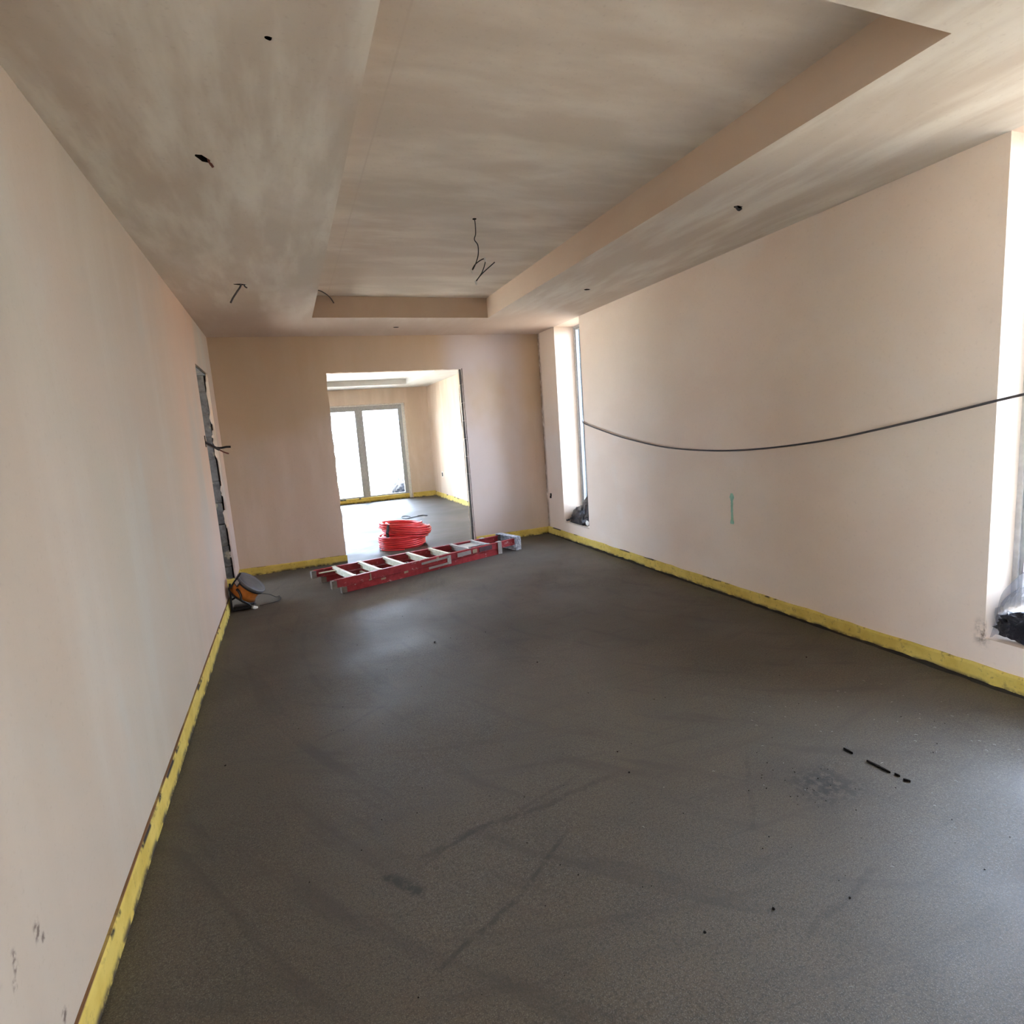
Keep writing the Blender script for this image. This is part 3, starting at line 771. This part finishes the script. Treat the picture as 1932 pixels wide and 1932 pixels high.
MM = Matrix(((e2.x, e1.x, nr.x, p0.x), (e2.y, e1.y, nr.y, p0.y), (e2.z, e1.z, nr.z, p0.z), (0, 0, 0, 1)))
box(bm, -.030, .030, -.026, .026, 0, .006, MM, .003); link('socket_cover', bm, M_black, reel)
bm = bmesh.new(); box(bm, -.020, .020, -.018, .018, .006, .009, MM, .001); link('rating_plate', bm, plain('pale_plate', (.46, .43, .42), .5, .3), reel)
bm = bmesh.new()                                    # wire stand
tube(bm, smooth_pts([(-.12, -.02, .235), (-.125, -.06, .10), (-.122, -.075, .014), (-.09, -.078, .012), (.03, -.075, .012), (.05, -.055, .012), (.05, .04, .012), (.0, .06, .012)], 5), .009, 8)
tube(bm, [(-.118, -.05, .10), (-.06, -.01, .12)], .009, 8)
box(bm, -.115, .02, -.072, .03, .001, .034, None, .006)
link('stand', bm, M_black, reel, True)
bm = bmesh.new(); hp = [Mr @ Vector((.132 * math.cos(fa + sgn * a), .132 * math.sin(fa + sgn * a), h)) for a, h in ((.9, -.11), (1.0, -.06), (1.05, .01), (1.1, .04))]
tube(bm, smooth_pts([hp[0] * 1.0, hp[1], hp[2], hp[3]], 5), .008, 8); link('carry_handle', bm, M_black, reel, True)
bm = bmesh.new(); Mp = Matrix.Translation((.040, -.10, .018)) @ Matrix.Rotation(math.radians(35), 4, 'Z') @ Matrix.Rotation(math.radians(25), 4, 'Y')
box(bm, -.006, .040, -.014, .014, -.014, .014, Mp, .005); link('plug', bm, M_white, reel, True)
bm = bmesh.new(); box(bm, .040, .056, -.010, -.006, -.003, .003, Mp); box(bm, .040, .056, .006, .010, -.003, .003, Mp); link('plug_pin', bm, M_label2, reel)
bm = bmesh.new()
tube(bm, smooth_pts([onDrum(fa - sgn * 1.1, -.02, .128), (.17, .10, .06), (.22, .16, .012), (.25, .20, .006), (.262, .10, .006), (.235, .02, .006), (.15, -.02, .006), (.09, -.05, .008)], 8), .0032, 6)
link('loose_flex', bm, M_cable, reel, True)

# ---------------------------------------------------------------- cables
bm = bmesh.new()
pts = [(3.892, 5.74, 1.475), (3.80, 5.715, 1.45), (3.69, 5.675, 1.415), (3.641, 5.602, 1.390), (3.630, 5.50, 1.362), (3.625, 5.10, 1.278), (3.62, 4.748, 1.214), (3.62, 4.17, 1.137), (3.62, 3.629, 1.112), (3.62, 3.137, 1.125), (3.62, 2.582, 1.182), (3.62, 2.099, 1.269), (3.62, 1.657, 1.363), (3.63, 1.45, 1.405), (3.635, 1.15, 1.47), (3.648, 1.02, 1.50)]
tube(bm, smooth_pts(pts, 8), .0062, 8)
cb = link('slack_cable', bm, M_cable2, None, True); tag(cb, 'long grey cable slung slack across the right wall between the two slot windows', 'cable')

pend = empty('pendant_cable', (1.875, 3.606, RH), 'thin dark cable folded in a zigzag with white tips, hanging from the ceiling tray', 'cable')
y0 = 0
P = [(0, 0, .004), (.003, 0, -.03), (.004, .01, -.085), (-.010, .0, -.123), (.010, .0, -.155), (.008, .0, -.21), (-.008, 0, -.255), (-.030, 0, -.295), (-.041, 0, -.306), (-.018, 0, -.272), (.02, .0, -.245), (.047, .0, -.236), (.05, 0, -.258), (.026, 0, -.315), (-.012, 0, -.364), (-.02, 0, -.372), (.025, 0, -.325), (.115, 0, -.253)]
bm = bmesh.new(); tube(bm, smooth_pts(P, 6), .0032, 8); link('flex', bm, M_cable, pend, True)
for (x, z) in ((-.043, -.312), (.050, -.238), (-.022, -.380)):
    bm = bmesh.new(); tube(bm, [(x - .004, -.003, z + .010), (x, -.003, z - .003), (x + .004, -.003, z - .016)], [.0045, .0072, .005], 8); link('white_tip', bm, M_white, pend, True)
bm = bmesh.new(); lathe(bm, [(0, .002), (.012, .002), (.013, -.002), (0, -.003)], Matrix.Identity(4), 12); link('cable_hole', bm, M_void, pend)

bm = bmesh.new(); tube(bm, smooth_pts([(XL + .002, 5.43, 2.662), (1.03, 5.47, 2.690), (1.10, 5.56, 2.683), (1.15, 5.64, 2.662), (1.18, YF - .001, 2.630)], 8), .0045, 8)
o = link('cable_tail', bm, M_cable2, None, True); tag(o, 'short grey cable arching across the far left corner of the ceiling tray', 'cable')
bm = bmesh.new()
tube(bm, smooth_pts([(.462, 4.545, H + .05), (.458, 4.545, H - .006), (.430, 4.535, H - .05), (.400, 4.53, H - .093), (.380, 4.525, H - .128)], 6), .006, 8)
tube(bm, smooth_pts([(.475, 4.545, H + .03), (.482, 4.54, H - .012), (.497, 4.54, H - .024)], 5), .005, 8)
o = link('cable_tail', bm, M_cable2, None, True); tag(o, 'dark cable tail sticking down from the left ceiling nearest the side doorway', 'cable')
bm = bmesh.new(); tube(bm, smooth_pts([(.475, 2.66, H + .06), (.468, 2.662, H + .01), (.480, 2.675, H - .012)], 5), .005, 8)
o = link('cable_tail', bm, M_copper, None, True); tag(o, 'brown wire end in the large black hole of the left ceiling', 'cable')
bm = bmesh.new(); tube(bm, smooth_pts([(3.05, 2.65, H + .06), (3.06, 2.652, H + .004), (3.085, 2.66, H - .012), (3.10, 2.655, H - .004)], 5), .006, 8)
o = link('cable_tail', bm, M_cable2, None, True); tag(o, 'bent cable end in the ceiling hole nearest the near right window', 'cable')

sw = empty('switch_cable', (0, 5.40, 1.45), 'grey cable with split brown core poking out of the left wall beside the side doorway', 'cable')
bm = bmesh.new(); tube(bm, smooth_pts([(-.03, .01, .012), (.004, .0, -.006), (.045, -.01, -.035), (.085, -.015, -.065), (.10, -.015, -.075)], 6), [.011] * 25, 8); link('sheath', bm, M_cable2, sw, True)
bm = bmesh.new(); tube(bm, smooth_pts([(.098, -.015, -.074), (.130, -.015, -.096), (.165, -.015, -.112)], 6), .006, 8); link('brown_core', bm, M_copper, sw, True)
bm = bmesh.new(); tube(bm, smooth_pts([(.07, -.012, -.055), (.11, -.01, -.060), (.15, -.005, -.055), (.185, .0, -.056)], 6), .009, 8); link('black_core', bm, M_cable, sw, True)
bm = bmesh.new(); box(bm, -.001, .004, -.016, .012, -.045, .05, None, .002); link('cut_slot', bm, M_void, sw)

# ---------------------------------------------------------------- rubbish on the window sills
def crumple(name, c, r, m, seed, lump=.35, fold=.20, flat_z=None, sub=4, shear=None, parent=None):
    bm = bmesh.new(); bmesh.ops.create_icosphere(bm, subdivisions=sub, radius=1)
    for v in bm.verts:
        d = v.co.normalized(); s = Vector((seed, seed * 2, 0))
        q = 1 + lump * mnoise.noise(d * 1.5 + s) + fold * abs(mnoise.noise(d * 3.6 + s)) * 1.6 - fold * .4 + .07 * mnoise.noise(d * 9 + s)
        p = Vector((d.x * r[0] * q, d.y * r[1] * q, d.z * r[2] * q))
        if shear: p.z += shear[0] * p.x + shear[1] * p.y
        p += Vector(c)
        if flat_z is not None and p.z < flat_z: p.z = flat_z + .001
        v.co = p
    return link(name, bm, m, parent)
def clampbag(o, xmin=None, xmax=None, ymin=None, ymax=None):
    for v in o.data.vertices:
        if xmin is not None: v.co.x = max(xmin, v.co.x)
        if xmax is not None: v.co.x = min(xmax, v.co.x)
        if ymin is not None: v.co.y = max(ymin, v.co.y)
        if ymax is not None: v.co.y = min(ymax, v.co.y)
o = crumple('rubbish_bag', (3.795, 5.97, .30), (.125, .25, .13), M_bag, 2.0, .3, .25, FS, shear=(1.0, -.12)); clampbag(o, 3.690, 3.895, 5.625, 6.205)
tag(o, 'crumpled black plastic bag heaped on the far slot window sill', 'bag')
bm = bmesh.new(); tube(bm, smooth_pts([(3.672, 6.195, FS + .022), (3.70, 6.17, FS + .034), (3.76, 6.12, FS + .09), (3.80, 6.07, FS + .16), (3.83, 6.02, FS + .22)], 6), [.010 + .005 * math.sin(i * 1.7) for i in range(25)], 8); link('twisted_edge', bm, M_bag, o, False)
o = crumple('paper_scrap', (3.675, 5.68, .262), (.012, .030, .03), M_white, 5.0, .4, .3, FS, 3); clampbag(o, 3.66, 3.70, 5.625, 5.75)
tag(o, 'small crumpled white scrap in front of the black bag', 'scrap')
bm = bmesh.new(); box(bm, 3.659, 3.680, 5.62, 6.12, FS, FS + .012, None, .003); o = link('timber_batten', bm, plain('pale_batten', (.62, .52, .42), .8, .2)); tag(o, 'thin pale batten along the front of the far sill', 'batten')
o = crumple('foam_offcut', (3.885, 5.86, .575), (.016, .045, .05), M_yel, 8.0, .2, .1, None, 3); clampbag(o, None, 3.908)
tag(o, 'yellow foam offcut wedged behind the black bag at the window', 'foam')

# clear film roll and black bag on the near sill
fr = empty('plastic_film_roll', (3.745, 1.505, NS), 'loose roll of clear plastic film leaning on the near window sill', 'plastic film')
def ring_roll(name, R0, R1, turns, x0, x1):
    bm = bmesh.new(); n = 40 * turns; A, B = [], []
    for q in range(n + 1):
        a = 2 * math.pi * q / 40; r = R0 + (R1 - R0) * q / n + .006 * math.sin(3 * a + q * .02)
        y, z = r * math.cos(a), r * math.sin(a) + R1 + .004
        A.append(bm.verts.new((x0 + .01 * math.sin(a * 2), y, z))); B.append(bm.verts.new((x1 + .01 * math.cos(a * 2), y, z)))
    for q in range(n): bm.faces.new((A[q], A[q + 1], B[q + 1], B[q]))
    return link(name, bm, M_film, fr, True)
ring_roll('rolled_film', .075, .150, 4, -.06, .085)
bm = bmesh.new(); rows = []                           # loose outer sheet leaning on the reveal
for q in range(25):
    t = q / 24; y = .160 - .26 * t ** 1.6; z = .004 + .40 * math.sin(t * 1.75)
    rows.append([bm.verts.new((-.072 + .165 * s / 10 + .012 * mnoise.noise(Vector((t * 5, s * .5, 3))), y + .012 * mnoise.noise(Vector((t * 4, s * .6, 9))), max(.004, z + .012 * mnoise.noise(Vector((t * 6, s * .8, 1)))))) for s in range(11)])
for A, B in zip(rows, rows[1:]):
    for s in range(10): bm.faces.new((A[s], A[s + 1], B[s + 1], B[s]))
link('loose_sheet', bm, M_film, fr, True)
o = crumple('black_sheeting', (-.025, .02, .075), (.055, .125, .08), M_bag, 11.0, .3, .3, .002, parent=fr); o['label'] = 'crumpled black sheeting inside'
for v in o.data.vertices: v.co.x = max(-.070, min(.09, v.co.x))

# ---------------------------------------------------------------- bits on the floor
def sliver(x0, y0, x1, y1, wd, z=.0):
    bm = bmesh.new(); n = 10; d = Vector((x1 - x0, y1 - y0, 0)); ll = d.length; d.normalize(); s = Vector((-d.y, d.x, 0))
    up, dn = [], []
    for q in range(n + 1):
        t = q / n; p = Vector((x0, y0, 0)) + d * ll * t; h = wd * (math.sin(math.pi * (t * .94 + .03)) ** .6) * random.uniform(.6, 1.2)
        up.append((p + s * h)); dn.append((p - s * h))
    poly = [(p.x, p.y) for p in up] + [(p.x, p.y) for p in dn[::-1]]
    prism(bm, poly, 'z', -.005, .0062 + z)
    return bm
o = link('gouge', sliver(2.598, 1.478, 2.604, 1.386, .0046), M_debris, floor); o['label'] = 'long dark gouge in the screed'
link('gouge', sliver(2.596, 1.578, 2.596, 1.536, .0028), M_debris, floor)
link('gouge', sliver(2.611, 1.375, 2.613, 1.355, .0022), M_debris, floor)
link('gouge', sliver(2.606, 1.338, 2.616, 1.318, .0040), M_debris, floor)
bm = bmesh.new()
def crumb(x, y, r):
    t = bmesh.new(); bmesh.ops.create_icosphere(t, subdivisions=1, radius=r)
    for v in t.verts: v.co = v.co * random.uniform(.7, 1.25); v.co.z *= .6; v.co += Vector((x, y, r * .4))
    me = bpy.data.meshes.new('t'); t.to_mesh(me); t.free(); bm.from_mesh(me); bpy.data.meshes.remove(me)
for (x, y) in ((1.507, 3.693), (1.54, 3.649), (1.391, 3.674), (1.753, 3.669), (1.857, 3.015), (.199, 2.701), (1.775, 1.987), (1.738, 1.84), (1.964, 1.046), (1.744, 1.109), (1.522, 1.131), (2.18, 2.3), (2.3, 1.55), (2.9, 2.2), (3.2, 2.3)):
    crumb(x, y, random.uniform(.003, .0058))
for _ in range(180):
    crumb(random.uniform(.3, 3.4), random.uniform(.9, 5.0), random.uniform(.0012, .0030))
for _ in range(30): crumb(2.25 + random.gauss(0, .08), 1.42 + random.gauss(0, .10), random.uniform(.0012, .003))
o = link('screed_crumbs', bm, M_debris); tag(o, 'tiny dark crumbs scattered over the bare screed', 'debris', kind='stuff')
bm = bmesh.new()
for _ in range(70):
    x = 3.3 - abs(random.gauss(0, .75)); y = random.uniform(.75, 2.0); a = random.gauss(math.radians(-60), .5); ll = random.uniform(.002, .0065)
    if x < .6: continue
    dx, dy = math.cos(a) * ll, math.sin(a) * ll
    tube(bm, [(x - dx, y - dy, .004), (x, y, .0065), (x + dx, y + dy, .004)], .0006, 4)
o = link('screed_fibres', bm, M_fibre); tag(o, 'short pale fibres lying loose on the screed at the right', 'fibres', kind='stuff')
bm = bmesh.new()
pts = [(2.36 + .07 * math.cos(a), 9.62 + .16 * math.sin(a), .008) for a in [q * .35 for q in range(15)]] + [(2.52, 9.55, .01), (2.62, 9.60, .008), (2.70, 9.52, .01), (2.66, 9.64, .008), (2.56, 9.62, .01)]
tube(bm, smooth_pts(pts, 4), .006, 6); o = link('wire_offcut', bm, M_cable, None, True); tag(o, 'looped dark wire offcut on the floor behind the red pipe coil', 'wire')
# socket box let into the right wall of the far room
sb = empty('socket_box', (W2, 11.77, .503), 'empty socket box with pale rim in the far room right wall', 'socket')
bm = bmesh.new(); box(bm, -.004, .0, -.05, .05, -.055, .055, None, .0015); link('rim', bm, M_white, sb)
bm = bmesh.new(); box(bm, -.006, -.003, -.032, .032, -.04, .04); link('opening', bm, M_void, sb)

# outside the patio doors
o = crumple('rubble_sack', (3.04, 13.75, .05), (.22, .2, .30), M_sack, 3.0, .25, .15, -.16); tag(o, 'pale bulging rubble sack outside the patio doors', 'sack')
bm = bmesh.new(); box(bm, 2.15, 2.75, 14.1, 14.2, -.16, -.10, None, .01); o = link('timber_offcut', bm, M_timber); tag(o, 'grey timber offcut on the ground outside the patio doors', 'timber')
